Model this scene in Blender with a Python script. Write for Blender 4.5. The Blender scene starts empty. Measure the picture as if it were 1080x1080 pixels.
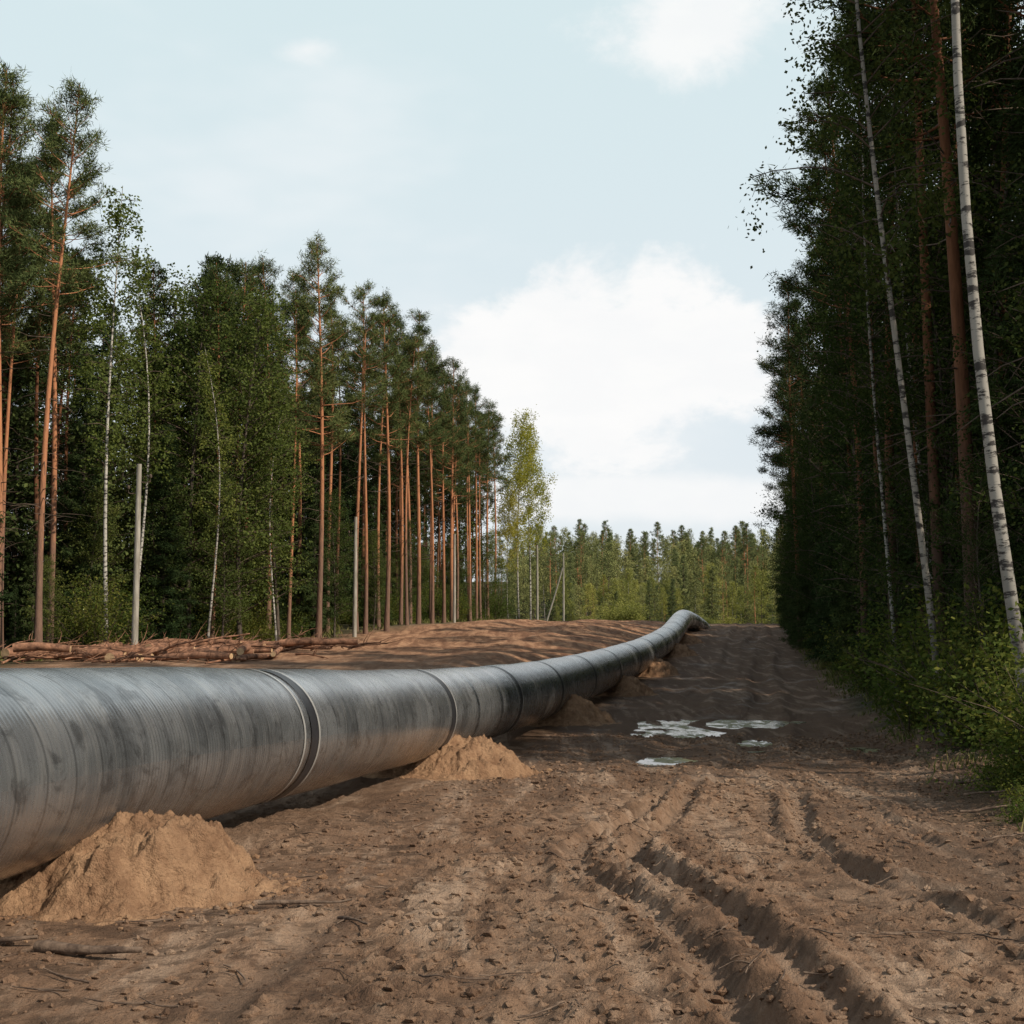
import bpy, math, random
import numpy as np
from mathutils import Vector
rng=np.random.default_rng(7); random.seed(7)
scene=bpy.context.scene
scene.view_settings.view_transform='Standard'; scene.view_settings.look='None'; scene.view_settings.exposure=0
SL=0.2   # corridor direction: X = u + SL*Y

# ---------------------------------------------------------------- noise
_tabs={}
def vnoise(x,y,seed=0):
    if seed not in _tabs: _tabs[seed]=np.random.default_rng(1000+seed).random((256,256))
    t=_tabs[seed]; xi=np.floor(x).astype(int); yi=np.floor(y).astype(int)
    fx=x-xi; fy=y-yi; fx=fx*fx*(3-2*fx); fy=fy*fy*(3-2*fy)
    a=t[xi%256,yi%256]; b=t[(xi+1)%256,yi%256]; c=t[xi%256,(yi+1)%256]; d=t[(xi+1)%256,(yi+1)%256]
    return (a*(1-fx)+b*fx)*(1-fy)+(c*(1-fx)+d*fx)*fy
def fbm(x,y,o=4,seed=0,g=0.5):
    x=np.asarray(x,float); y=np.asarray(y,float); r=0; a=1; s=0
    for i in range(o):
        r=r+a*(vnoise(x*2**i+13.7*i,y*2**i+7.3*i,seed+i)-.5); s+=a; a*=g
    return r/s*2
def sst(a,b,x):
    t=np.clip((x-a)/(b-a),0,1); return t*t*(3-2*t)

# ---------------------------------------------------------------- terrain
PR=np.array([(-400,-1.6),(0,-1.6),(5,-1.6),(7.2,-1.66),(10,-1.78),(16,-2.05),(20,-2.2),(24,-2.28),(32,-2.3),(37,-2.3),(47,-2.25),(60,-1.88),
 (75,-1.3),(85,-.95),(95,-.62),(102,-.55),(115,-.95),(140,-2.2),(170,-3),(210,-2),(300,5),(400,11),(5000,11)])
LR=np.array([(-400,-1.5),(5,-1.55),(16,-1.75),(25,-1.6),(45,-1.4),(62,-1.45),(72,-.95),(80,-.5),(95,-.42),(125,-.5),(145,-1.6),(170,-3),(210,-2),(300,5),(400,11),(5000,11)])
def smi(T,Y):
    r=0; w=np.clip(np.abs(Y)*.13,1.0,30)
    for k in np.linspace(-.5,.5,7): r=r+np.interp(Y+k*w,T[:,0],T[:,1])
    return r/7
def base_h(X,Y):
    X=np.asarray(X,float); Y=np.asarray(Y,float); u=X-SL*Y
    r=smi(PR,Y); l=smi(LR,Y); w=sst(-6.2,-10,u)
    h=r*(1-w)+l*w
    h=h+0.28*sst(1.6,3.4,u)
    far=sst(10,60,np.abs(u+5)); 
    h=h+far*fbm(X/35,Y/35,2,40)*1.0*sst(20,60,np.abs(u+12))
    sb=sst(-7,-11,u)*sst(-25,-20,u)*sst(25,55,Y)*sst(125,105,Y)
    h=h+sb*(fbm(u/3.0,Y/8,4,44)*.40)
    return h
RUTS=[[(2.3,18),(1.7,14),(1.0,11.3),(.47,9.9),(.5,9.2),(.83,6.9),(1.0,4.9),(1.15,2)],
      [(2.5,17),(1.9,13.5),(1.3,11),(.92,9.5),(1.08,8.3),(1.28,7),(1.42,4.9),(1.6,2)],
      [(4.0,20),(3.4,16),(3.05,13.7),(2.6,11),(2.3,9.6),(2.3,8),(2.6,6.5),(3.1,4)],
      [(3.3,18),(2.9,15),(2.6,13),(2.2,10.5),(2.3,8.5),(2.9,7),(3.6,5.5)],
      [(1.9,16),(.6,12),(-.4,9.5),(-1.0,7.3),(-1.2,5),(-1.3,2)],
      [(.2,12),(.2,8),(-.2,5.5),(-.5,3)],
      [(4.2,18),(3.6,13),(3.2,10),(3.3,8),(3.7,6)]]
RD=[.085,.10,.07,.04,.022,.02,.04]
def rutfield(X,Y):
    out=np.zeros_like(X); m=np.zeros_like(X); sel=(Y<26)&(Y>0)&(np.abs(X)<9); xs=X[sel]; ys=Y[sel]
    wx=fbm(xs*.8,ys*.8,2,60)*.10+fbm(xs*4,ys*4,2,61)*.03; xs=xs+wx; o=np.zeros_like(xs); mm=np.zeros_like(xs)
    for pi,(P,dp) in enumerate(zip(RUTS,RD)):
        P=np.array(P); tt=np.arange(len(P)); ti=np.linspace(0,len(P)-1,40)
        Q=np.stack([np.interp(ti,tt,P[:,0]),np.interp(ti,tt,P[:,1])],1)
        for _ in range(3): Q[1:-1]=(Q[:-2]+2*Q[1:-1]+Q[2:])/4
        best=np.full(xs.shape,9.); s=np.zeros_like(xs); acc=0
        for i in range(len(Q)-1):
            a=Q[i]; b=Q[i+1]; d=b-a; L=np.hypot(*d)+1e-9
            t=np.clip(((xs-a[0])*d[0]+(ys-a[1])*d[1])/L**2,0,1)
            dd=np.hypot(xs-a[0]-t*d[0],ys-a[1]-t*d[1]); k=dd<best
            best=np.where(k,dd,best); s=np.where(k,acc+t*L,s); acc+=L
        fade=(sst(17,11,ys)*.85+.15)*(.7+.3*sst(-.3,.2,fbm(s*.5,s*0+pi,2,67)))
        w=.095+.02*fbm(s*.7,s*0+pi*3,2,68)
        fl=1/(1+(best/w)**7)
        o+=fade*dp*(-fl*(1+.16*np.sin(s*2*np.pi/.13)) + .6*np.exp(-((best-.175)/.055)**2)*(.8+1.1*fbm(xs*7,ys*7,3,66+pi)))
        mm=np.maximum(mm,fl*fade*min(1,dp/.06))
    out[sel]=o; m[sel]=mm; return out,m
# puddles : cx,cy,ru,ry
PUD=[(3.7,26.2,1.0,2.5),(2.3,19.0,.45,.75),(5.3,27.4,1.0,1.3),(6.0,21.3,.55,.6),(4.3,22.6,.4,.8)]
def pud_z(px,py): return float(base_h(px,py))-.068
def fine_h(X,Y):
    u=X-SL*Y; b=base_h(X,Y); h=b
    cor=sst(-24,-20,u)*sst(4.5,3.0,u)
    near=sst(60,15,Y)
    rut,m=rutfield(X,Y); q=1-.75*m
    h=h+fbm(X/2.2,Y/2.2,3,1)*.07*(.3+.7*cor)
    n=fbm(X*2.3,Y*2.3,4,5,.6); h=h+n*.038*near*q*(1+.5*sst(1.2,2.4,u))
    n2=fbm(X*8,Y*8,4,9,.7); patch=sst(-.12,.22,fbm(X/1.2,Y/2.0,3,12)); patch=np.maximum(patch,sst(1.2,2.4,u)); h=h+(n2+.4*np.abs(n2))*.048*near*(.12+.88*patch)*q
    h=h+rut
    for uc,wd,dr in ((-2.9,.27,.03),(-1.7,.27,.03),(.9,.25,0),(-2.2,.25,-.09),(-.9,.25,-.09)):
        uu=u-uc-dr*(Y-8)+fbm(Y*.15,Y*0+uc,2,33)*.5
        strip=1/(1+(uu/wd)**8); g=sst(-.1,.3,fbm(X*.6,Y*.6,2,35+int(uc*3)))
        ph=(Y+.1*np.sin(uu*6))*2*np.pi/.19
        h=h+strip*g*near*(.018*np.clip(np.sin(ph)*1.8,-1,1)-.022)
    rr=0
    for uc,d in ((-1.6,.09),(-.1,.11),(.9,.05),(-2.6,.05)):
        c=uc+.5*fbm(Y/9,Y*0+uc,2,21)
        rr=rr-d*(.6+.8*fbm(Y/3,Y*0+uc*2,2,22))*np.exp(-((u-c)/.30)**4)+.35*d*np.exp(-((np.abs(u-c)-.5)/.16)**2)
    h=h+rr*sst(14,21,Y)*sst(130,100,Y)
    for px,py,ru,ry in PUD:
        r=np.sqrt(((X-px-SL*(Y-py))/ru)**2+((Y-py)/ry)**2)*(1+.6*fbm(X*1.3,Y*.9,3,27))
        zw=pud_z(px,py); m2=sst(1.9,1.25,r); mk=sst(1.4,.55,r)
        h=h*(1-m2)+(b+np.clip(h-b,-.03,.06)*.8)*m2
        h=h*(1-mk)+(zw-.045+n*.07)*mk
    return h,m

def nonuni(lo,a,b,hi,step,g):
    c=list(np.arange(a,b,step)); 
    s=step; x=c[-1]
    while x<hi: s=min(s*g,200); x+=s; c.append(x)
    s=step; x=c[0]; l=[]
    while x>lo: s=min(s*g,200); x-=s; l.append(x)
    return np.array(l[::-1]+c)
us=nonuni(-2500,-5.0,2.6,2500,.028,1.045)
ys=nonuni(-300,4.2,12,5000,.026,1.0115)
U_,Yg=np.meshgrid(us,ys); Xg=U_+SL*Yg
H,WET=fine_h(Xg.ravel(),Yg.ravel())

def mesh_from(name,V,Q=None,T=None,mi=None,rnd=None,smooth=None,mats=()):
    me=bpy.data.meshes.new(name)
    loops=[];starts=[];n=0
    if Q is not None and len(Q): loops.append(Q.ravel()); starts.append(np.arange(len(Q))*4); n=len(Q)*4
    if T is not None and len(T): loops.append(T.ravel()); starts.append(n+np.arange(len(T))*3)
    L=np.concatenate(loops).astype(np.int32); S=np.concatenate(starts).astype(np.int32)
    me.vertices.add(len(V)); me.vertices.foreach_set("co",np.asarray(V,np.float32).ravel())
    me.loops.add(len(L)); me.loops.foreach_set("vertex_index",L)
    me.polygons.add(len(S)); me.polygons.foreach_set("loop_start",S)
    for m in mats: me.materials.append(m)
    if mi is not None: me.polygons.foreach_set("material_index",np.asarray(mi,np.int32))
    if smooth is None: smooth=np.ones(len(S),bool)
    me.polygons.foreach_set("use_smooth",smooth)
    me.update(calc_edges=True)
    if rnd is not None:
        at=me.attributes.new("rnd",'FLOAT','FACE'); at.data.foreach_set("value",np.asarray(rnd,np.float32))
    return me
def link(name,me,parent=None):
    o=bpy.data.objects.new(name,me); scene.collection.objects.link(o)
    if parent: o.parent=parent
    return o

# ---------------------------------------------------------------- materials
class NT:
    def __init__(s,name):
        s.m=bpy.data.materials.new(name); s.m.use_nodes=True; s.t=s.m.node_tree; s.t.nodes.clear()
        s.out=s.n('ShaderNodeOutputMaterial')
    def n(s,ty,**k):
        nd=s.t.nodes.new(ty)
        for a,b in k.items(): setattr(nd,a,b)
        return nd
    def l(s,a,b): s.t.links.new(a,b)
    def math(s,op,a,b=None,c=None,clamp=False):
        nd=s.n('ShaderNodeMath',operation=op); nd.use_clamp=clamp
        for i,v in enumerate((a,b,c)):
            if v is None: continue
            if isinstance(v,(int,float)): nd.inputs[i].default_value=v
            else: s.l(v,nd.inputs[i])
        return nd.outputs[0]
    def mix(s,f,a,b,bt='MIX'):
        nd=s.n('ShaderNodeMix',data_type='RGBA',blend_type=bt)
        for i,v in ((0,f),(6,a),(7,b)):
            if isinstance(v,(int,float)): nd.inputs[i].default_value=v
            elif isinstance(v,tuple): nd.inputs[i].default_value=(*v,1) if len(v)==3 else v
            else: s.l(v,nd.inputs[i])
        return nd.outputs[2]
    def noise(s,vec,sc,det=4,ro=.6,dist=0):
        nd=s.n('ShaderNodeTexNoise'); nd.inputs['Scale'].default_value=sc; nd.inputs['Detail'].default_value=det
        nd.inputs['Roughness'].default_value=ro; nd.inputs['Distortion'].default_value=dist
        if vec is not None: s.l(vec,nd.inputs['Vector'])
        return nd.outputs['Fac']
    def mapr(s,v,a,b,c=0.,d=1.):
        nd=s.n('ShaderNodeMapRange'); nd.interpolation_type='SMOOTHSTEP'; s.l(v,nd.inputs[0])
        for i,k in enumerate((a,b,c,d)): nd.inputs[i+1].default_value=k
        return nd.outputs[0]
    def scale(s,vec,sc):
        nd=s.n('ShaderNodeMapping'); s.l(vec,nd.inputs[0]); nd.inputs['Scale'].default_value=sc; return nd.outputs[0]
    def bsdf(s,col,rough=.9,spec=.3,metal=0.,bump=None,bs=.5,bd=.02):
        b=s.n('ShaderNodeBsdfPrincipled')
        if isinstance(col,tuple): b.inputs['Base Color'].default_value=(*col,1)
        else: s.l(col,b.inputs['Base Color'])
        for key,v in (('Roughness',rough),('Specular IOR Level',spec),('Metallic',metal)):
            if isinstance(v,(int,float)): b.inputs[key].default_value=v
            else: s.l(v,b.inputs[key])
        if bump is not None:
            k=s.n('ShaderNodeBump'); k.inputs['Strength'].default_value=bs; k.inputs['Distance'].default_value=bd
            s.l(bump,k.inputs['Height']); s.l(k.outputs[0],b.inputs['Normal'])
        s.l(b.outputs[0],s.out.inputs[0]); return b

def leaf_mat(name,c1,c2,c3,tr=.35):
    k=NT(name); at=k.n('ShaderNodeAttribute',attribute_name='rnd'); oi=k.n('ShaderNodeObjectInfo')
    f=k.math('MULTIPLY_ADD',oi.outputs['Random'],.45,k.math('MULTIPLY',at.outputs['Fac'],.55))
    r=k.n('ShaderNodeValToRGB'); k.l(f,r.inputs[0]); e=r.color_ramp.elements
    e[0].position=.1; e[0].color=(*c1,1); e[1].position=.92; e[1].color=(*c3,1); m=e.new(.5); m.color=(*c2,1)
    d=k.n('ShaderNodeBsdfDiffuse'); k.l(r.outputs[0],d.inputs[0])
    if tr>0:
        t=k.n('ShaderNodeBsdfTranslucent'); x=k.n('ShaderNodeMixShader'); x.inputs[0].default_value=tr
        tc=k.mix(1.,r.outputs[0],(1.25,1.3,.7),'MULTIPLY'); k.l(tc,t.inputs[0])
        k.l(d.outputs[0],x.inputs[1]); k.l(t.outputs[0],x.inputs[2]); k.l(x.outputs[0],k.out.inputs[0])
    else: k.l(d.outputs[0],k.out.inputs[0])
    return k.m
M_pine=leaf_mat('pine_needles',(.045,.064,.025),(.085,.107,.039),(.15,.162,.056),0)
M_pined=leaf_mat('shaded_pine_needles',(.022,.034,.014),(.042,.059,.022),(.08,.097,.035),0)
M_spruce=leaf_mat('spruce_needles',(.018,.032,.013),(.036,.056,.021),(.072,.094,.033),0)
M_birch=leaf_mat('birch_leaves',(.06,.084,.026),(.11,.135,.036),(.20,.205,.055),.35)
M_broad=leaf_mat('broadleaf_leaves',(.044,.064,.021),(.082,.106,.031),(.155,.17,.047),.3)
M_shade=leaf_mat('shaded_leaves',(.018,.029,.010),(.036,.053,.017),(.082,.096,.03),.3)  # birch and broadleaf on the right edge: forest shade put into the leaf colour
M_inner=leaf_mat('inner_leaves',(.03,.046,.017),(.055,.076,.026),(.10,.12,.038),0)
M_dist=leaf_mat('hazy_distant_leaves',(.12,.14,.055),(.20,.21,.08),(.31,.29,.11),0)  # lightened leaf colour stands in for aerial haze
M_distc=leaf_mat('hazy_distant_needles',(.075,.10,.048),(.13,.155,.065),(.20,.215,.085),0)  # same painted haze for the far conifers
M_young=leaf_mat('young_tree_leaves',(.15,.165,.055),(.25,.25,.075),(.38,.34,.11),.3)
M_gold=leaf_mat('sunny_birch_leaves',(.16,.17,.035),(.28,.27,.055),(.45,.38,.10),.5)
M_bush=leaf_mat('bush_leaves',(.03,.048,.014),(.065,.09,.023),(.18,.17,.04),.35)
M_grass=leaf_mat('grass_blades',(.05,.065,.018),(.09,.10,.03),(.20,.165,.075),0)
def bark_pine(nm,g):
    k=NT(nm); tc=k.n('ShaderNodeTexCoord'); sp=k.n('ShaderNodeSeparateXYZ'); k.l(tc.outputs['Object'],sp.inputs[0]); oi=k.n('ShaderNodeObjectInfo')
    n=k.noise(k.scale(tc.outputs['Object'],(9,9,2.2)),1,4,.7)
    hz=k.mapr(k.math('ADD',sp.outputs[2],k.math('ADD',k.math('MULTIPLY',n,4),k.math('MULTIPLY',oi.outputs['Random'],-4))),2.,8.)
    def G(*c): return tuple(v*g for v in c)
    lo=k.mix(n,G(.07,.045,.034),G(.26,.155,.11)); hi=k.mix(n,G(.22,.088,.042),G(.56,.25,.125))
    k.bsdf(k.mix(hz,lo,hi),.9,.2,bump=n,bs=.8,bd=.04); return k.m
def bark_birch(nm,g):
    k=NT(nm); tc=k.n('ShaderNodeTexCoord'); sp=k.n('ShaderNodeSeparateXYZ'); k.l(tc.outputs['Object'],sp.inputs[0]); oi=k.n('ShaderNodeObjectInfo')
    n=k.noise(k.scale(tc.outputs['Object'],(3,3,9)),1.,4,.75); n2=k.noise(tc.outputs['Object'],1.3,3)
    mk=k.mapr(n,.49,.57); low=k.mapr(sp.outputs[2],.3,3.2,1.,0.)
    mk=k.math('MAXIMUM',mk,k.math('MULTIPLY',low,k.mapr(n2,.38,.52)))
    base=k.mix(n2,(.30*g,.28*g,.24*g),(.60*g,.57*g,.51*g)); base=k.mix(k.math('MULTIPLY',oi.outputs['Random'],.5),base,(.18,.15,.12)); k.bsdf(k.mix(mk,base,(.035,.03,.027)),.75,.3,bump=n,bs=.3); return k.m
def plain_noise(name,a,b,sc=6,st=(1,1,1),bs=.6):
    k=NT(name); tc=k.n('ShaderNodeTexCoord'); n=k.noise(k.scale(tc.outputs['Object'],st),sc,4,.65)
    k.bsdf(k.mix(k.mapr(n,.3,.7),a,b),.9,.2,bump=n,bs=bs,bd=.03); return k.m
M_pbark=bark_pine('pine_bark',1.); M_pbarkd=bark_pine('shaded_pine_bark',.42); M_bbark=bark_birch('birch_bark',1.); M_bbarkd=bark_birch('shaded_birch_bark',.72)  # second birch bark is the same bark with forest shade in its colour
M_dbark=plain_noise('dark_bark',(.035,.028,.022),(.12,.095,.075),5,(2,2,.5))
M_twig=plain_noise('twig_bark',(.05,.036,.028),(.13,.095,.07))
M_log=plain_noise('log_bark',(.07,.035,.023),(.34,.175,.105),4)
M_cut=plain_noise('cut_wood',(.35,.22,.12),(.55,.38,.22),8)
M_stick=plain_noise('stick_wood',(.05,.033,.025),(.20,.14,.10),9)
M_pole=plain_noise('weathered_pole',(.20,.18,.145),(.38,.35,.30),3,(3,3,.4),.3)

# ground
def ground_mat():
    k=NT('ground_soil'); tc=k.n('ShaderNodeTexCoord'); P=tc.outputs['Object']
    def A(n): return k.n('ShaderNodeAttribute',attribute_name=n).outputs['Fac']
    damp_dark,forest,sand,wet,hol=A('damp_dark'),A('forest'),A('sand'),A('wet'),A('hollow')
    n1=k.noise(P,.55,3,.6,.4); n2=k.noise(P,3.2,5,.65); n3=k.noise(P,38,3,.7); n4=k.noise(P,9,4,.7)
    trk=k.n('ShaderNodeMapping'); k.l(P,trk.inputs[0]); trk.inputs['Rotation'].default_value=(0,0,math.radians(11)); trk.inputs['Scale'].default_value=(1.7,.22,1)
    n6=k.noise(trk.outputs[0],1.5,5,.65,.5)
    c=k.mix(k.mapr(n1,.35,.65),(.18,.106,.066),(.315,.207,.137))
    c=k.mix(k.mapr(n2,.38,.66),c,(.245,.146,.090))
    c=k.mix(k.math('MULTIPLY',k.mapr(n6,.5,.64),.65),c,(.44,.315,.225))
    c=k.mix(k.math('MULTIPLY',k.mapr(n6,.47,.33),.75),c,(.10,.06,.04))
    c=k.mix(k.math('MULTIPLY',k.mapr(n4,.54,.74),.45),c,(.42,.305,.215))
    c=k.mix(k.math('MULTIPLY',k.mapr(n3,.5,.75),.5),c,(.085,.052,.035))
    c=k.mix(k.math('MULTIPLY',k.mapr(n2,.54,.66),.7),c,(.085,.052,.035))
    c=k.mix(k.math('MULTIPLY',hol,.7),c,(.08,.05,.033))
    sn=k.noise(k.scale(P,(1.2,.25,1)),1.6,4,.7,.5)
    sc=k.mix(k.mapr(sn,.35,.65),(.16,.078,.045),(.42,.24,.14)); sc=k.mix(k.mapr(n2,.48,.68),sc,(.21,.112,.064)); c=k.mix(sand,c,sc)
    dmp_dark=k.math('MULTIPLY',damp_dark,k.mapr(n1,.2,.6,.6,1.)); dc=k.mix(n2,(.08,.048,.032),(.21,.135,.09)); dc=k.mix(k.math('MULTIPLY',k.mapr(n6,.5,.64),.65),dc,(.34,.24,.17)); c=k.mix(dmp_dark,c,dc)
    c=k.mix(k.math('MULTIPLY',wet,.5),c,(.31,.215,.152))
    fc=k.mix(k.mapr(n2,.35,.65),(.045,.035,.022),(.055,.060,.024)); fc=k.mix(k.mapr(n4,.55,.7),fc,(.14,.10,.055)); c=k.mix(forest,c,fc)
    rg=k.math('SUBTRACT',1.,k.math('MULTIPLY',dmp_dark,k.mapr(n1,.54,.68,.0,.42)))
    h=k.math('ADD',k.math('MULTIPLY',n4,.6),k.math('MULTIPLY',k.noise(P,42,5,.7),.45))
    k.bsdf(c,rg,.14,bump=h,bs=1,bd=.08); return k.m
M_ground=ground_mat()
nr,nc=Xg.shape
idx=np.arange(nr*nc).reshape(nr,nc)
Q=np.stack([idx[:-1,:-1],idx[:-1,1:],idx[1:,1:],idx[1:,:-1]],-1).reshape(-1,4)
V=np.stack([Xg.ravel(),Yg.ravel(),H],1)
me=mesh_from('ground',V,Q,mats=[M_ground])
xu=Xg.ravel(); yy=Yg.ravel(); uu=xu-SL*yy
wob=fbm(xu/3,yy/3,3,71)
forest=np.clip(sst(1.9,3.0,uu+wob*1.2)+sst(-21.5,-24.5,uu+wob*2)+sst(108,122,yy+wob*6),0,1)
damp_dark=sst(-4.4,-3.4,uu+wob*.6)*sst(11,19,yy+wob*5)*sst(110,70,yy)
damp_dark=np.maximum(damp_dark,sst(-.2,1.6,uu+wob)*.9*sst(5.5,9,yy))
damp_dark=np.maximum(damp_dark,np.exp(-((uu+4.7)/.75)**2)*.8)  # mask also darkens a soft strip beneath the pipe
sand=sst(-5.5,-8,uu)*sst(30,50,yy)*(1-forest)
hollow=sst(.05,-.35,fbm(xu*8,yy*8,4,9,.7))*sst(30,10,yy)
for nme,arr in (('forest',forest),('damp_dark',damp_dark),('sand',sand),('wet',WET),('hollow',hollow)):
    a=me.attributes.new(nme,'FLOAT','POINT'); a.data.foreach_set('value',arr.astype(np.float32))
link('ground',me)
def bz(x,y): return float(base_h(x,y))

# puddles
k=NT('puddle_water'); tc=k.n('ShaderNodeTexCoord'); P=tc.outputs['Object']
sc=k.mapr(k.noise(k.scale(P,(1.6,.8,1)),1.5,6,.75,.6),.46,.57)
b=k.bsdf(k.mix(sc,(.04,.032,.018),(.22,.20,.10)),k.math('MULTIPLY_ADD',sc,.6,.04),k.math('MULTIPLY_ADD',sc,-.35,.5),bump=k.noise(P,5,3),bs=.2,bd=.015); b.inputs['IOR'].default_value=1.33
M_water=k.m
for px,py,ru,ry in PUD:
    th=np.linspace(0,2*np.pi,48,endpoint=False); rr=1.5+.1*np.sin(3*th)
    vx=ru*rr*np.cos(th); vy=ry*rr*np.sin(th); z=pud_z(px,py)
    V=np.stack([px+vx+SL*vy,py+vy,np.full(48,z)],1); V=np.vstack([V,[[px,py,z]]])
    T=np.array([[48,i,(i+1)%48] for i in range(48)]); link('puddle',mesh_from('puddle',V,None,T,mats=[M_water]))

# ---------------------------------------------------------------- mesh builder
class MB:
    def __init__(s): s.V=[];s.Q=[];s.T=[];s.qm=[];s.tm=[];s.qr=[];s.tr=[];s.n=0
    def quads(s,V,Q,m,r): s.V.append(V); s.Q.append(Q+s.n); s.qm.append(np.full(len(Q),m)); s.qr.append(np.broadcast_to(r,(len(Q),))); s.n+=len(V)
    def tris(s,V,T,m,r): s.V.append(V); s.T.append(T+s.n); s.tm.append(np.full(len(T),m)); s.tr.append(np.broadcast_to(r,(len(T),))); s.n+=len(V)
    def tube(s,P,R,n=6,m=0,cap=False,capm=None):
        P=np.asarray(P,float); R=np.asarray(R,float); t=np.gradient(P,axis=0); t/=np.linalg.norm(t,axis=1)[:,None]+1e-9
        ref=np.array([0,0,1.]) if abs(t[:,2]).mean()<.8 else np.array([1.,0,0])
        a=np.cross(t,ref); a/=np.linalg.norm(a,axis=1)[:,None]+1e-9; b=np.cross(t,a)
        th=np.arange(n)*2*np.pi/n
        V=(P[:,None]+R[:,None,None]*(np.cos(th)[None,:,None]*a[:,None]+np.sin(th)[None,:,None]*b[:,None])).reshape(-1,3)
        k=len(P); i=np.arange(k-1)[:,None]*n; j=np.arange(n)[None]; j2=(j+1)%n
        Q=np.stack([i+j,i+j2,i+n+j2,i+n+j],-1).reshape(-1,4)
        s.quads(V,Q,m,.5)
        if cap:
            for e in (0,k-1):
                vv=np.vstack([V[e*n:(e+1)*n],P[e:e+1]]); T=np.array([[n,q,(q+1)%n] for q in range(n)]); s.tris(vv,T,m if capm is None else capm,.5)
    def leaves(s,C,per,spread,size,m=1,flat=0.,droop=0.,asp=.6,rs=None):
        C=np.asarray(C); N=len(C)*per; c=np.repeat(C,per,0)
        o=rs.normal(size=(N,3))*np.array(spread); p=c+o
        a=rs.normal(size=(N,3)); a[:,2]=a[:,2]*(1-flat)-droop; a/=np.linalg.norm(a,axis=1)[:,None]
        b=np.cross(a,rs.normal(size=(N,3))); b/=np.linalg.norm(b,axis=1)[:,None]+1e-9
        L=(size*rs.uniform(.65,1.3,N))[:,None]; W=L*asp/2
        V=np.stack([p,p+a*L*.45+b*W,p+a*L,p+a*L*.45-b*W],1).reshape(-1,3)
        Q=np.arange(N*4).reshape(N,4)
        r=np.clip(np.repeat(rs.random(len(C)),per)*.6+rs.random(N)*.4,0,1)
        s.quads(V,Q,m,r)
    def needles(s,C,D,per,jit,ln,w,m=1,fw=.8,rs=None):
        C=np.asarray(C); D=np.asarray(D); N=len(C)*per; c=np.repeat(C,per,0)+rs.normal(size=(N,3))*jit
        a=np.repeat(D,per,0)*fw+rs.normal(size=(N,3))*.6; a/=np.linalg.norm(a,axis=1)[:,None]
        b=np.cross(a,rs.normal(size=(N,3))); b/=np.linalg.norm(b,axis=1)[:,None]+1e-9
        L=(ln*rs.uniform(.6,1.2,N))[:,None]; W=w/2
        V=np.stack([c-b*W,c+b*W,c+a*L],1).reshape(-1,3); T=np.arange(N*3).reshape(N,3)
        r=np.repeat(rs.random(len(C)),per)*.65+rs.random(N)*.35
        s.tris(V,T,m,r)
    def mesh(s,name,mats):
        V=np.concatenate(s.V); Q=np.concatenate(s.Q) if s.Q else None; T=np.concatenate(s.T) if s.T else None
        mi=np.concatenate(s.qm+s.tm); r=np.concatenate(s.qr+s.tr)
        return mesh_from(name,V,Q,T,mi,r,mi!=1,mats)

HREF={}
def unit(v): return v/(np.linalg.norm(v)+1e-9)
def trunk(mb,rs,h,r0,bend=.25,n=9,k=12,lean=(0,0)):
    t=np.linspace(0,1,k); px=bend*np.sin(t*2.2+rs.uniform(0,6))*t+lean[0]*t; py=bend*np.sin(t*2.6+rs.uniform(0,6))*t+lean[1]*t
    P=np.stack([px,py,t*h-.3*(t==0)],1); R=r0*(1-t*.93)**.8; R[0]*=1.35; mb.tube(P,R,n,0)
    return lambda z:(np.array([np.interp(z,P[:,2],P[:,0]),np.interp(z,P[:,2],P[:,1]),z]), float(np.interp(z,P[:,2],R)))
def branch(rs,p0,d,L,up,k=5,wig=.12):
    P=[np.array(p0)]; d=unit(d)
    for i in range(k-1):
        d=unit(d+np.array([0,0,up])/(k-1)+rs.normal(size=3)*wig); P.append(P[-1]+d*L/(k-1))
    return np.array(P)
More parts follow.
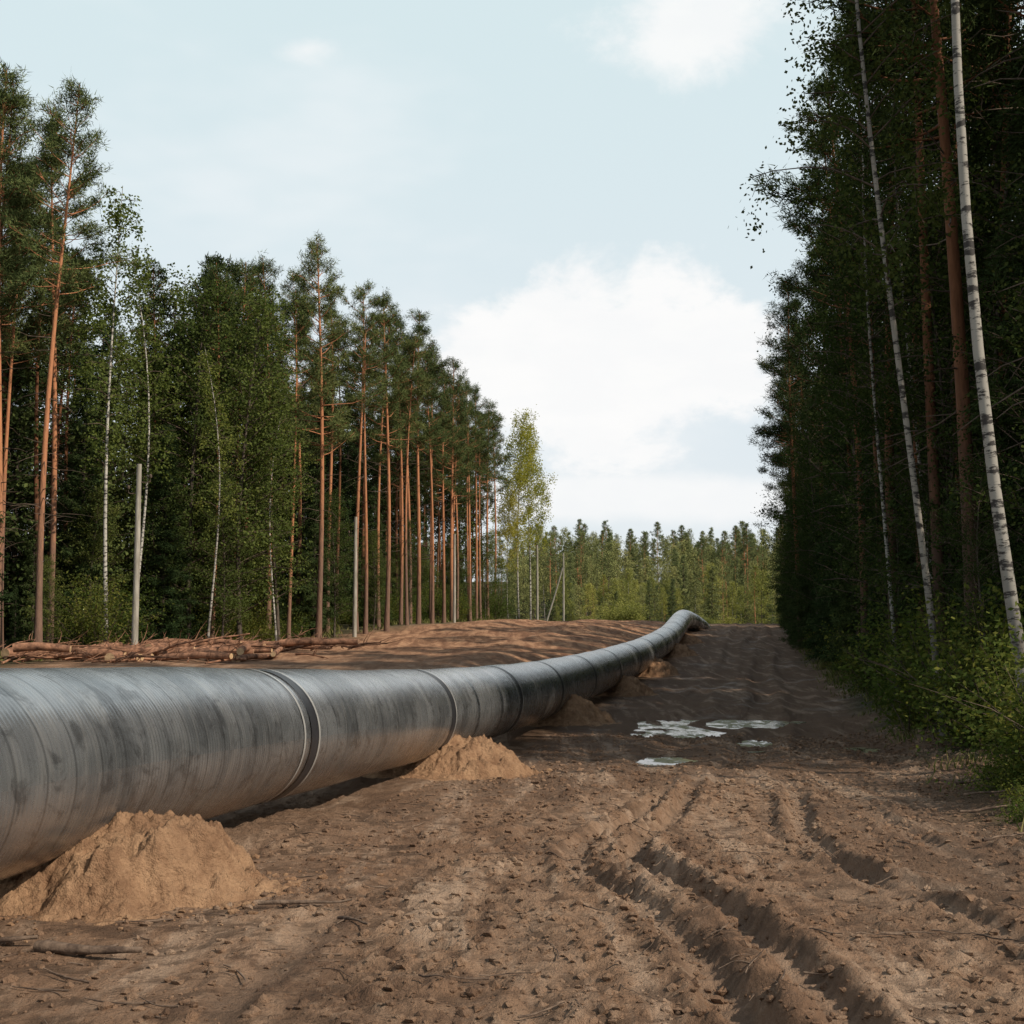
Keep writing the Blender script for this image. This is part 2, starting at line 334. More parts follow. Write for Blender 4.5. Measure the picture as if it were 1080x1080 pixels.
def pine(seed,h=21,cb=.55,rad=2.0,per=20,dens=1.0,w=.032,mat=None,snag=26,gap=1.,r0=.15):
    rs=np.random.default_rng(seed); mb=MB(); T=trunk(mb,rs,h,r0,.5)
    z=h*cb; C=[];D=[]
    while z<h*.985:
        f=(z-h*cb)/(h*(1-cb)); L0=rad*(math.sin(min(1,(f*.85+.18))*math.pi)**.6*.85+.15)*(1-.45*f)
        for j in range(rs.integers(2,5)):
            L=L0*rs.uniform(.4,1.25)
            if rs.random()<.16: L*=1.4
            az=rs.uniform(0,2*np.pi); d=np.array([math.cos(az),math.sin(az),-.05+.75*f+rs.normal()*.15])
            p0,r=T(z+rs.uniform(-.15,.15)); B=branch(rs,p0,d,L,.45); mb.tube(B,np.linspace(max(.02,r*.35),.012,5),4,0)
            nt=max(3,int(L*4.8*dens))
            for q in range(nt):
                t=rs.uniform(.35,1)**.7; i=min(3,int(t*4)); b0=B[i]+(B[i+1]-B[i])*(t*4-i)
                dd=unit(unit(B[i+1]-B[i])*.6+rs.normal(size=3)*np.array([.7,.7,.3])+np.array([0,0,.25])); l=rs.uniform(.12,.55)
                e=b0+dd*l; 
                if q%2==0: mb.tube(np.array([b0,e]),[.012,.006],3,0)
                C.append(e);D.append(dd); C.append(b0+dd*l*.55);D.append(dd)
        z+=rs.uniform(.26,.66)*(1-.35*f)*gap
    C.append(T(h*.99)[0]);D.append(np.array([0,0,1.]))
    mb.needles(C,D,per,.11,.25,w,1,.6,rs)
    for i in range(rs.integers(snag//2,snag+1)):
        z=h*rs.uniform(.2,cb+.03); az=rs.uniform(0,2*np.pi); p0,r=T(z)
        B=branch(rs,p0,np.array([math.cos(az),math.sin(az),rs.uniform(-.3,.25)]),rs.uniform(.4,1.8),-.15,4,.2); mb.tube(B,np.linspace(.022,.006,4),3,2)
    m=mb.mesh('pine_tree_mesh',[M_pbark,mat or M_pine,M_twig]); HREF[m.name]=h; return m
def spruce(seed,h=17,rad=2.3,z0=.06,per=13,w=.045,mat=None,q7=7):
    rs=np.random.default_rng(seed); mb=MB(); T=trunk(mb,rs,h,.16,.1); z=h*z0; C=[];D=[]
    while z<h*.985:
        f=(z/h); L0=rad*(1-f)**.85+.12
        for j in range(rs.integers(4,7)):
            L=L0*rs.uniform(.5,1.15); az=rs.uniform(0,2*np.pi); d=np.array([math.cos(az),math.sin(az),-.25+.55*f])
            p0,r=T(z+rs.uniform(-.15,.15)); B=branch(rs,p0,d,L,.15); mb.tube(B,np.linspace(.03,.008,5),3,2)
            for q in range(max(3,int(L*q7))):
                t=rs.uniform(.2,1); i=min(3,int(t*4)); b0=B[i]+(B[i+1]-B[i])*(t*4-i)
                side=np.cross(unit(B[i+1]-B[i]),[0,0,1]); dd=unit(unit(B[i+1]-B[i])*.5+side*rs.choice([-1,1])*.7+np.array([0,0,-.35])+rs.normal(size=3)*.15)
                l=rs.uniform(.1,.5)*(1.2-t*.5)
                C+= [b0+dd*l*.4,b0+dd*l]; D+=[dd,dd]
        z+=rs.uniform(.25,.45)
    C.append(T(h*.99)[0]);D.append(np.array([0,0,1.]))
    mb.needles(C,D,per,.10,.26,w,1,.9,rs)
    m=mb.mesh('spruce_tree_mesh',[M_dbark,mat or M_spruce,M_twig]); HREF[m.name]=h; return m
def broad(seed,kind='birch',h=18,cb=.3,rad=2.4,per=26,leaf=.13,nb=70,lean=(0,0),r0=.12,mat=None,cl=7,bend=.5,tw=True,bark=None):
    rs=np.random.default_rng(seed); mb=MB(); T=trunk(mb,rs,h,r0,bend,lean=lean); C=[]
    birch=kind=='birch'
    for i in range(nb):
        f=((i+rs.random())/nb); z=h*(cb+(1-cb)*f**.9*.97)
        L=rad*(math.sin((f*.8+.17)*math.pi)**.7)*rs.uniform(.35,1.25)*(1-.25*f)+.25
        az=i*2.4+rs.normal()*.5; up=(.75 if birch else .55)+.5*f
        p0,r=T(z); B=branch(rs,p0,np.array([math.cos(az),math.sin(az),up]),L*1.15,(-.7 if birch else -.25),6,.13)
        mb.tube(B,np.linspace(max(.016,r*.4),.007,6),4,0 if (birch and r>.07) else 2)
        n=max(3,int(cl*L/rad*rs.uniform(.6,1.3)))
        for q in range(n):
            t=rs.uniform(.35,1); ii=min(4,int(t*5)); b0=B[ii]+(B[ii+1]-B[ii])*(t*5-ii)
            dd=unit(rs.normal(size=3)*np.array([1,1,.5])+np.array([0,0,-.45 if birch else .15])); l=rs.uniform(.15,.65)*rad/2.4
            e=b0+dd*l
            if tw: mb.tube(np.array([b0,e]),[.009,.004],3,2)
            C.append(e)
            if birch and rs.random()<.5: C.append(e+np.array([0,0,-rs.uniform(.25,.6)]))
    sp=(.17,.17,.27) if birch else (.24,.24,.16)
    mb.leaves(C,per,np.array(sp)*rad/2.4,leaf,1,.2,.35 if birch else .1,.7,rs)
    m=mb.mesh(kind+'_tree_mesh',[(bark or M_bbark) if birch else M_dbark,mat or (M_birch if birch else M_broad),M_twig]); HREF[m.name]=h; return m
def bush(seed,h=1.6,w=1.0,n=26,per=45,leaf=.085,mat=None):
    rs=np.random.default_rng(seed); mb=MB(); C=[]
    for i in range(n):
        az=rs.uniform(0,6.28); B=branch(rs,[rs.normal()*.15*w,rs.normal()*.15*w,-.05],np.array([math.cos(az)*.7*w/h*1.2,math.sin(az)*.7*w/h*1.2,1.]),h*rs.uniform(.5,1.1),-.35,6,.15)
        mb.tube(B,np.linspace(.014,.004,6),3,0)
        for q in range(6): C.append(B[rs.integers(2,6)]+rs.normal(size=3)*.1*w)
    mb.leaves(C,per//3,(.13*w,.13*w,.13*w),leaf,1,.4,.1,.55,rs)
    return mb.mesh('bush_mesh',[M_twig,mat or M_bush])

PINES=[pine(11),pine(12,cb=.5,rad=2.3),pine(13,cb=.62,rad=1.9,r0=.13),pine(14,cb=.45,rad=2.5,gap=1.15),pine(15,cb=.66,rad=1.7,r0=.12),pine(16,cb=.7,rad=2.,r0=.14,gap=1.2)]
RP=[m.copy() for m in PINES]
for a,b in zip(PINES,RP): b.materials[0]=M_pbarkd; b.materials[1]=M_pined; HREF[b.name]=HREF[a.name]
SPR=[spruce(21),spruce(22,rad=2.0),spruce(23,rad=2.7)]
THIN=[broad(36,rad=1.5,cb=.38,nb=48,per=16,cl=6,r0=.085),broad(37,rad=1.3,cb=.4,nb=40,per=15,cl=5,bend=1.1,r0=.075)]
BRO=[broad(41,'broadleaf',16,.12,2.9,30,.14,90,cl=8),broad(42,'broadleaf',16,.08,3.2,30,.14,95,cl=8,bend=.9),broad(43,'broadleaf',16,.18,2.5,30,.13,75,cl=8)]
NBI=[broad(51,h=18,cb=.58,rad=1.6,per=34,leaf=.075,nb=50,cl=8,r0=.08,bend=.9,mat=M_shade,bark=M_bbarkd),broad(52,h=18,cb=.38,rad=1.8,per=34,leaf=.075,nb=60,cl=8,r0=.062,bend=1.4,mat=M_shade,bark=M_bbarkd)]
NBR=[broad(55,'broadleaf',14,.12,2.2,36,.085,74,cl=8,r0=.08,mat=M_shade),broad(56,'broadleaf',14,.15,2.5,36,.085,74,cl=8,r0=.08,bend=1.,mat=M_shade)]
GOLD=broad(61,h=20,cb=.38,rad=2.7,per=26,leaf=.15,nb=64,mat=M_gold,r0=.1)
# low-detail versions for inner forest and distance
LP=[pine(111,per=9,w=.075,dens=.8,snag=6),pine(112,cb=.5,rad=2.3,per=9,w=.075,dens=.8,snag=6),pine(113,cb=.64,per=9,w=.075,dens=.8,snag=6)]
LS=[spruce(121,per=6,w=.09,q7=5),spruce(122,rad=2.6,per=6,w=.09,q7=5)]
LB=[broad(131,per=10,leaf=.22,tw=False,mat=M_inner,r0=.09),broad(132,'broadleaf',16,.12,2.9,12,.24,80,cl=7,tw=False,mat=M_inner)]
DP=[m.copy() for m in LP]; DS=[m.copy() for m in LS]; DB=[m.copy() for m in LB]
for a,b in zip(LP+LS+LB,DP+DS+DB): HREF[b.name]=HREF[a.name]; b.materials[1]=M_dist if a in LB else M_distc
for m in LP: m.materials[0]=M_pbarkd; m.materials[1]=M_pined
YG=[m.copy() for m in DB]+[DP[0].copy()]
for m,h in zip(YG,(18,16,21)): HREF[m.name]=h; m.materials[1]=M_young
BUS=[bush(71),bush(72,1.3,1.3),bush(73,2.3,1.3,34,60),bush(74,.9,.9,20)]
GBUSH=bush(76,2.2,1.8,34,60,.13,M_young)

def put(name,me,x,y,h=None,s=None,rot=None,parent=None,tilt=None,wid=None):
    o=link(name,me,parent); sc=(h/HREF[me.name]) if h else (s or 1)
    w=sc if wid is None else wid
    if tilt is None: tilt=(rng.normal()*.012,rng.normal()*.012)
    o.location=(x,y,bz(x,y)-.05); o.scale=(w,w,sc); o.rotation_euler=(tilt[0],tilt[1],rng.uniform(0,6.28) if rot is None else rot)
    return o
def U(u,y): return u+SL*y
# --- left edge trees (front row, world positions)
for x,y,h,i in ((-18.9,45.5,22.2,0),(-17.0,44.5,21.4,2),(-19.9,46.5,22,4),(-18.3,49,22,2),(-21.6,52,21,1),(-19.4,47,18,2),
    (-14.6,66,20.6,3),(-13.2,67,21.2,1),(-12.0,69,20.6,2),(-9.85,63,21.2,3),(-10.6,71,20,0),(-9.2,73,20.8,5),(-7.5,74,20.7,1),(-7.2,80,20,2),(-6.2,82,21.0,0),
    (-5.6,87,19.4,2),(-5.9,90,20.6,4),(-4.6,95,20.6,3),(-4.4,99,19.2,2),(-3.5,103,20.4,5),(-3.1,108,20.8,2),(-2.2,113,20.2,0),(-1.7,118,20.6,4),(-8.3,77,20.3,4),(-7.0,85,19.6,5),(-11.2,62,18,4),
    (-8.4,71,18.5,5),(-6.7,79,19,4),(-5.0,91,18.5,1),(-4.7,97,19,2),(-13.8,57,18,4),(-3.7,106,19,4),(-2.8,110,18.5,5)):
    put('pine_tree',PINES[i],x,y,h)
for x,y,h,i in ((-15.7,48,18.6,0),(-15.3,49.8,16.5,1),(-12.8,52,13,1),(-11.0,58,12,1)): put('birch_tree',THIN[i],x,y,h)
for x,y,h,i in ((-14.6,56,17,0),(-12.6,57.5,16.6,1),(-16.2,58,17.4,2),(-13.9,60,16,0),(-11.3,60,13,2),(-18.0,56,14,1),(-15.9,54.5,9,1),(-13.0,55.5,8,0),(-9.9,69,8,0),(-8.4,75,6,1),(-6.9,83,7,2)): put('broadleaf_tree',BRO[i],x,y,h)
for x,y,h,i in ((-18.6,53,13,0),(-21.2,52.5,14,1),(-15.4,54.5,10,2),(-10.9,68,11,1),(-8.6,78,9,0),(-22.5,54,15,2)): put('spruce_tree',SPR[i],x,y,h)
put('birch_tree',GOLD,.7,123,21.0); put('birch_tree',GOLD,1.9,127,20); put('birch_tree',GOLD,-.4,121,13)
for x,y,h in ((-4.6,101,7),(-2.4,112,8),(-1.2,117,6)): put('broadleaf_tree',BRO[0],x,y,h)
# --- left background forest
bg=bpy.data.objects.new('background_forest',None); scene.collection.objects.link(bg)
def allpool(r,pp,ps,pb,P=LP,S_=LS,B=LB):
    a=r.random()
    if a<pp: return P[r.integers(3)],r.uniform(18,21)
    if a<pp+ps: return S_[r.integers(2)],r.uniform(11,18)
    if a<pp+ps+pb: return B[0],r.uniform(14,18.5)
    return B[1],r.uniform(11,16)
r=np.random.default_rng(99)
for y in np.arange(32,134,3.1):
    for u in np.arange(-29.0,-47,-3.6):
        uu_=u+r.normal()*.8; yv=y+r.normal()*.8
        if yv<62: m,h=allpool(r,.4,.3,.12); h*=.9
        else: m,h=allpool(r,.62,.24,.04)
        put('forest_tree',m,U(uu_,yv),yv,h,parent=bg)
for i in range(55):
    y=r.uniform(48,125); u=r.uniform(-31,-27.5); m=(LS+[BRO[0]])[r.integers(3)]; put('forest_tree',m,U(u,y),y,r.uniform(2.5,8),parent=bg)
# --- right edge trees
for x,y,h,t,i in ((6.0,14.2,18,-.10,0),(6.95,20,18,-.045,1),(8.4,27,15,.0,1),(10.4,30,17,-.02,1)):
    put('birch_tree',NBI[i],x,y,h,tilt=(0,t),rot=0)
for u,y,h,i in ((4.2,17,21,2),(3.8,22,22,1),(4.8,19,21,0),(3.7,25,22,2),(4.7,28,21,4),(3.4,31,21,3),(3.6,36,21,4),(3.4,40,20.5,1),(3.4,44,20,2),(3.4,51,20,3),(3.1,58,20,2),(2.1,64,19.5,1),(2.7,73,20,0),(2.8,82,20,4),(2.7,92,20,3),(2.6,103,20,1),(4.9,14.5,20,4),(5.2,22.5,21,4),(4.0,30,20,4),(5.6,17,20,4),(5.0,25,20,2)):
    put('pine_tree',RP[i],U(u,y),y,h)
for u,y,h,i in ((5.4,17.5,12,0),(4.6,23.5,14,0),(4.5,28,15,1),(3.8,34,16,0),(3.8,41,15,1),(6,15,12,1),(3.5,47,14,0),(3.7,19.6,4.5,1),(3.4,25.5,5,0),(3.3,31,6,1),(4.6,20,9,0),(4.2,37,8,1),(2.6,57,12,0),(2.4,63,12,1),(2.3,68,10,0),(2.4,77,12,1),(2.3,87,13,0),(3.9,26,11,1)):
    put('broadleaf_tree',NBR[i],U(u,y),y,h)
for u,y,h,i in ((5.4,20.8,15,0),(5.3,26,16,1),(4.7,38,14,0),(4.0,44,14,2),(3.7,50,14,1),(3.6,56,13,0),(3.2,62,14,1),(3.1,70,13,2),(3.0,79,13,0),(2.9,88,14,1),(2.9,98,13,2),(5.2,32,15,2),(3.6,35,6,1),(3.3,42,7,0),(3.1,53,7,1),(2.5,60,8,0),(2.1,65,9,1),(2.5,73,8,2),(2.3,83,8,0)):
    put('spruce_tree',SPR[i],U(u,y),y,h)
for y in np.arange(13,132,3.1):
    for u in np.arange(6.8,22,3.4):
        if y<15-.62*(u-5): continue
        m,h=allpool(r,.36,.40,.05); put('forest_tree',m,U(u+r.normal()*.6,y),y+r.normal()*.7,h*1.04,parent=bg)
# --- distant forest
df=bpy.data.objects.new('distant_forest',None); scene.collection.objects.link(df)
for i in range(430):
    y=r.uniform(190,320); x=r.uniform(-40,120) if i%4==0 else r.uniform(0,75)
    m,h=allpool(r,.12,.25,.28,DP,DS,DB); put('forest_tree',m,x,y,h*r.uniform(.68,.98)*(1-.1*(y<230)),parent=df)
for i in range(130):
    y=r.uniform(142,186); x=r.uniform(5,60)
    m=(DB+YG+DS+YG[:1])[r.integers(8)]; hh=r.uniform(3.5,9); put('young_tree',m,x,y,hh,parent=df,wid=hh/HREF[m.name]*1.25)
# --- bushes
for i in range(60):
    y=12+ (r.random()**1.5)*90; u=2.95+abs(r.normal())*.6+ .002*y; 
    put('bush',BUS[r.integers(4)],U(u,y),y,s=r.uniform(.4,1.1))
for x,y,s,i in ((5.5,12.0,.75,2),(5.9,13.2,.8,0),(6.1,14.0,.8,2),(5.7,12.6,.65,1),(5.3,12.9,.55,3),(4.75,11.4,.35,3),(5.0,12.3,.4,1),(4.4,10.6,.3,3)): put('bush',BUS[i],x,y,s=s)
for i in range(60):
    y=47+r.random()*77; u=-24.9-abs(r.normal())*1.2; put('bush',BUS[r.integers(4)],U(u,y),y,s=r.uniform(.6,1.5))
for i in range(16):
    y=r.uniform(128,150); x=r.uniform(6,32); put('bush',GBUSH,x,y,s=r.uniform(.5,1.3))
# --- grass / weeds
rs=np.random.default_rng(5); mb=MB(); N=24000
y=8+rs.random(N)**1.7*92; u=2.6+rs.normal(size=N)*.35+rs.random(N)*1.4
y2=40+rs.random(12000)*84; u2=-22.8-rs.random(12000)**.6*3.2
y=np.r_[y,y2]; u=np.r_[u,u2]; clump=fbm(u*1.3,y*.8,2,80); kk=clump>0; y=y[kk];u=u[kk]; x=u+SL*y; N=len(x)
z=fine_h(x,y)[0]; hgt=(.05+.17*rs.random(N))*(1+(y>40)*.9); a=rs.uniform(0,6.28,N); w=.005+.00045*y
b0=np.stack([x,y,z-.02],1); sx=np.stack([np.cos(a)*w,np.sin(a)*w,0*a],1); tip=b0+np.stack([rs.normal(size=N)*.45*hgt,rs.normal(size=N)*.45*hgt,hgt],1)
mb.tris(np.stack([b0-sx,b0+sx,tip],1).reshape(-1,3),np.arange(N*3).reshape(N,3),0,rs.random(N))
gm=mb.mesh('grass',[M_grass]); link('grass',gm)

# ---------------------------------------------------------------- pipeline
PC=np.array([(-25,-.85),(4,-.86),(7.2,-.885),(10,-1.01),(12.3,-1.13),(16.6,-1.31),(19.5,-1.40),(25,-1.52),(31,-1.56),(37,-1.56),(47,-1.48),(56,-1.28),(65,-.95),(73,-.47),(78,-.18),(81,-.16),(84,-.32),(88,-.8),(95,-1.9)])
def pc(y):
    y=np.asarray(y,float); r=0
    for k in np.linspace(-1.6,1.6,7): r=r+np.interp(y+k,PC[:,0],PC[:,1])
    return r/7
def pipe_pt(y):
    y=np.asarray(y,float); off=-4.62+.18*sst(14,5,y)-.25*sst(60,80,y)+.9*sst(80,92,y)
    return np.stack([off+SL*y,y,pc(y)],-1)
JO=[-5.5,.5,11.2,16.4,21,25.4,30.5,36,42,48,54,60,66,72,78,84]
def pipe_mesh(y0,y1,R,step,n=96,prof=None):
    yv=np.linspace(y0,y1,max(2,int((y1-y0)/step)+1)); P=pipe_pt(yv); t=np.gradient(P,axis=0); t/=np.linalg.norm(t,axis=1)[:,None]
    a=np.cross(t,[0,0,1.]); a/=np.linalg.norm(a,axis=1)[:,None]; b=np.cross(a,t); th=np.linspace(0,2*np.pi,n+1)
    Rr=np.full(len(yv),R) if prof is None else R+prof(yv)
    V=(P[:,None]+Rr[:,None,None]*(np.cos(th)[None,:,None]*a[:,None]+np.sin(th)[None,:,None]*b[:,None])).reshape(-1,3)
    k=len(yv); m=n+1; i=np.arange(k-1)[:,None]*m; j=np.arange(n)[None]
    Q=np.stack([i+j,i+m+j,i+m+j+1,i+j+1],-1).reshape(-1,4)
    me=mesh_from('pipe_section',V,Q); uv=me.uv_layers.new(name='UVMap')
    UVv=np.stack([np.repeat(yv*1.02,m),np.tile(th/(2*np.pi),k)],1)
    uv.data.foreach_set('uv',UVv[Q.ravel()].astype(np.float32).ravel()); return me
k=NT('pipe_wrap'); uvn=k.n('ShaderNodeUVMap'); tc=k.n('ShaderNodeTexCoord'); P=tc.outputs['Object']
sp=k.n('ShaderNodeSeparateXYZ'); k.l(uvn.outputs[0],sp.inputs[0])
wn=k.noise(P,2.5,3); 
hel=k.math('ADD',sp.outputs[0],k.math('MULTIPLY',sp.outputs[1],.30))
ph=k.math('ADD',k.math('MULTIPLY',hel,2*math.pi/.042),k.math('MULTIPLY',wn,1.5))
sn=k.math('SINE',ph); rid=k.mapr(sn,.5,.98)
lap=k.mapr(k.math('SINE',k.math('MULTIPLY',hel,2*math.pi/.30)),.95,1.)
str_=k.noise(k.scale(uvn.outputs[0],(5,3.,1)),1.6,5,.7,.6); n1=k.noise(P,1.1,4,.6,.5); n2=k.noise(P,14,5,.7); n5=k.noise(P,3.7,6,.7,.8); scr=k.noise(k.scale(uvn.outputs[0],(70,3.,1)),1.,4,.7,.8)
patch=k.mapr(k.noise(P,.8,3),.42,.6)
c=k.mix(k.mapr(n1,.3,.7),(.18,.19,.20),(.37,.382,.395)); c=k.mix(k.math('MULTIPLY',k.mapr(str_,.45,.7),.5),c,(.45,.44,.425))
c=k.mix(k.math('MULTIPLY',k.mapr(n5,.49,.65),.7),c,(.095,.096,.10))
c=k.mix(k.math('MULTIPLY',rid,k.math('MULTIPLY_ADD',patch,.35,.12)),c,(.075,.078,.082)); c=k.mix(k.math('MULTIPLY',k.mapr(scr,.60,.74),.45),c,(.62,.61,.58)); c=k.mix(k.math('MULTIPLY',lap,.4),c,(.04,.042,.045))
geo=k.n('ShaderNodeNewGeometry'); sz=k.n('ShaderNodeSeparateXYZ'); k.l(geo.outputs['Normal'],sz.inputs[0])
c=k.mix(k.math('MULTIPLY',k.math('MULTIPLY',k.mapr(sz.outputs[2],.1,-.75),k.mapr(n1,.3,.62)),.6),c,(.23,.16,.11))
rg=k.math('ADD',.15,k.math('MULTIPLY',k.math('ADD',str_,n2),.12))
bh=k.math('ADD',k.math('MULTIPLY',sn,.25),k.math('ADD',k.math('MULTIPLY',n2,.2),k.math('MULTIPLY',n1,2.5)))
k.bsdf(c,rg,.6,.72,bump=bh,bs=.3,bd=.005); M_pipe=k.m
k=NT('joint_band'); tc=k.n('ShaderNodeTexCoord'); n=k.noise(tc.outputs['Object'],7,5); k.bsdf(k.mix(n,(.014,.015,.018),(.04,.04,.045)),.42,.5,.2,bump=n,bs=.3,bd=.01); M_band=k.m
k=NT('joint_tape'); tc=k.n('ShaderNodeTexCoord'); n=k.noise(tc.outputs['Object'],9,5); k.bsdf(k.mix(n,(.26,.26,.26),(.5,.49,.46)),.35,.5,.3,bump=n,bs=.3,bd=.01); M_tape=k.m
pl=bpy.data.objects.new('pipeline',None); scene.collection.objects.link(pl)
def prof(yv):
    r=0*yv
    for i in range(len(JO)): r=r-.014*np.exp(-((yv-JO[i])/.10)**2)
    return r+.005*np.sin(yv*2.1)
me=pipe_mesh(-25,96,.6,.06,96,prof); me.materials.append(M_pipe); link('pipe_body',me,pl)
for ji,j in enumerate(JO):
    for (a,b,R,M,nm) in ((-.10,.08,.601,M_band,'joint_sleeve'),(.08,.12,.6065,M_tape,'joint_tape'),(-.30,-.26,.6055,M_tape,'joint_edge')):
        if nm=='joint_edge' and (ji%2): continue
        m=pipe_mesh(j+a,j+b,R,.03,96); m.materials.append(M); link(nm,m,pl)

# sand piles supporting the pipe
def pile_mat():
    k=NT('sand_pile_soil'); tc=k.n('ShaderNodeTexCoord'); P=tc.outputs['Object']; n=k.noise(P,4,5,.7); n2=k.noise(P,22,5,.7)
    c=k.mix(k.mapr(n,.3,.7),(.22,.122,.069),(.40,.245,.142)); c=k.mix(k.math('MULTIPLY',k.mapr(n2,.5,.75),.5),c,(.14,.077,.044))
    k.bsdf(c,.95,.15,bump=n2,bs=1,bd=.06); return k.m
M_pile=pile_mat()
for qi,(pu,py,ra,rb,hh) in enumerate(((-3.75,7.75,.78,.72,.49),(-3.95,16.6,.9,.85,.52),(-4.0,26.6,.95,1.0,.56),(-4.05,36.8,.95,1.1,.6),(-4.05,47.5,.95,1.2,.6),(-4.1,59.5,1.,1.3,.6),(-4.3,70.5,1.,1.4,.6))):
    n=170; g=np.linspace(-1.45,1.45,n); A,B=np.meshgrid(g,g); A=A.ravel();B=B.ravel()
    wu=fbm(A*1.6+qi*9,B*1.6,3,90+qi)*.30; rad=np.hypot(A*np.where(A<0,.55,1.),B)+wu
    cone=np.clip(1-rad,0,None); sm=hh*(cone*1.35); hz=np.where(sm>hh*.72,hh*.72+(sm-hh*.72)*.4,sm)
    nz=fbm(A*4+qi,B*4,5,95+qi,.6); hz=hz+np.clip(cone*6,0,1)*(nz*.15+np.abs(fbm(A*9,B*9,4,98,.6))*.08)
    hz=hz+np.exp(-((cone-.03)/.12)**2)*.05*np.clip(nz+.3,0,1)
    Yv=py+B*rb; Xv=pu+A*ra+SL*Yv; gh=fine_h(Xv,Yv)[0]; Z=gh+np.where(rad<1.1,hz,hz-.15*np.clip((rad-1.1)*6,0,1))-.012
    ix=np.arange(n*n).reshape(n,n); Q=np.stack([ix[:-1,:-1],ix[:-1,1:],ix[1:,1:],ix[1:,:-1]],-1).reshape(-1,4)
    link('sand_pile',mesh_from('sand_pile',np.stack([Xv,Yv,Z],1),Q,mats=[M_pile]))

# clods & pebbles
ico=np.array([(0,0,1),(.89,0,.45),(.28,.85,.45),(-.72,.53,.45),(-.72,-.53,.45),(.28,-.85,.45),(.72,.53,-.45),(-.28,.85,-.45),(-.89,0,-.45),(-.28,-.85,-.45),(.72,-.53,-.45),(0,0,-1)])
icf=np.array([(0,1,2),(0,2,3),(0,3,4),(0,4,5),(0,5,1),(1,6,2),(2,7,3),(3,8,4),(4,9,5),(5,10,1),(6,7,2),(7,8,3),(8,9,4),(9,10,5),(10,6,1),(11,7,6),(11,8,7),(11,9,8),(11,10,9),(11,6,10)])
def clods(name,x,y,z,s,mat,rs):
    N=len(x); V=ico[None]*(s[:,None,None])*rs.uniform(.55,1.35,(N,12,1))*np.array([1,1,.65]); V=V+np.stack([x,y,z+s*.1],1)[:,None]
    T=(icf[None]+(np.arange(N)*12)[:,None,None]).reshape(-1,3); m=mesh_from(name,V.reshape(-1,3),None,T,mats=[mat],smooth=np.zeros(N*20,bool)); link(name,m)
N=28000; y=4.3+rs.random(N)**1.6*20; u=-4+rs.random(N)*7.4; x=u+SL*y; kk=(np.maximum(fbm(x/1.2,y/2.0,3,12),.1*(u>1.6))+rs.normal(size=N)*.15)>.03; x=x[kk];y=y[kk]
clods('soil_clods',x,y,fine_h(x,y)[0],.004+.030*rs.random(len(x))**4+.0006*y,M_ground,rs)
xs=[];yv=[]
for pu,py in ((-3.75,7.75),(-3.95,16.6)):
    a=rs.uniform(0,6.28,300); rr=.7+np.abs(rs.normal(size=300))*.25; yv.append(py+np.sin(a)*rr); xs.append(pu+np.cos(a)*rr*1.1+SL*yv[-1])
xs=np.concatenate(xs); yv=np.concatenate(yv); clods('pile_clods',xs,yv,fine_h(xs,yv)[0],.008+.035*rs.random(len(xs))**3,M_pile,rs)

# sticks & twigs
mb=MB()
def stick(x,y,L,az,r,mbx,bend=.1,zoff=0.0):
    t=np.linspace(0,1,8); px=x+math.cos(az)*L*t+rs.normal()*bend*np.sin(t*3)*L; py=y+math.sin(az)*L*t+rs.normal()*bend*np.sin(t*3.2)*L
    z=fine_h(px,py)[0]; z=z*.4+z.max()*.6; mbx.tube(np.stack([px,py,z+r*.7+zoff+t*rs.uniform(0,.03)],1),np.linspace(r,r*.45,8)*(1+.15*rs.normal(size=8)),7,0,True)
for i in range(480):
    y=4.4+rs.random()**1.5*18; u=-4+rs.random()*7.3; stick(u+SL*y,y,rs.uniform(.05,.34),rs.uniform(0,6.28),rs.uniform(.002,.006),mb)
link('twigs',mb.mesh('twigs',[M_stick]))
for (x,y,L,az,r) in ((-2.35,6.25,.55,-.12,.03),(-2.75,6.35,.35,.2,.02),(-1.45,7.2,.55,-.15,.014),(-.95,6.9,.3,-.9,.010),(1.1,5.3,.25,1.2,.006),(-1.2,5.7,.25,2.2,.007),(3.6,9.6,.6,.4,.012),(4.0,11.2,.9,.3,.016),(3.3,7.2,.4,.8,.01),(4.6,13,1.2,.2,.02),(4.4,12.2,.8,-.3,.014)):
    m=MB(); stick(x,y,L,az,r,m,.06); stick(x+math.cos(az)*L*.4,y+math.sin(az)*L*.4,L*.35,az+.7,r*.4,m,.05)
    link('stick',m.mesh('stick',[M_stick]))
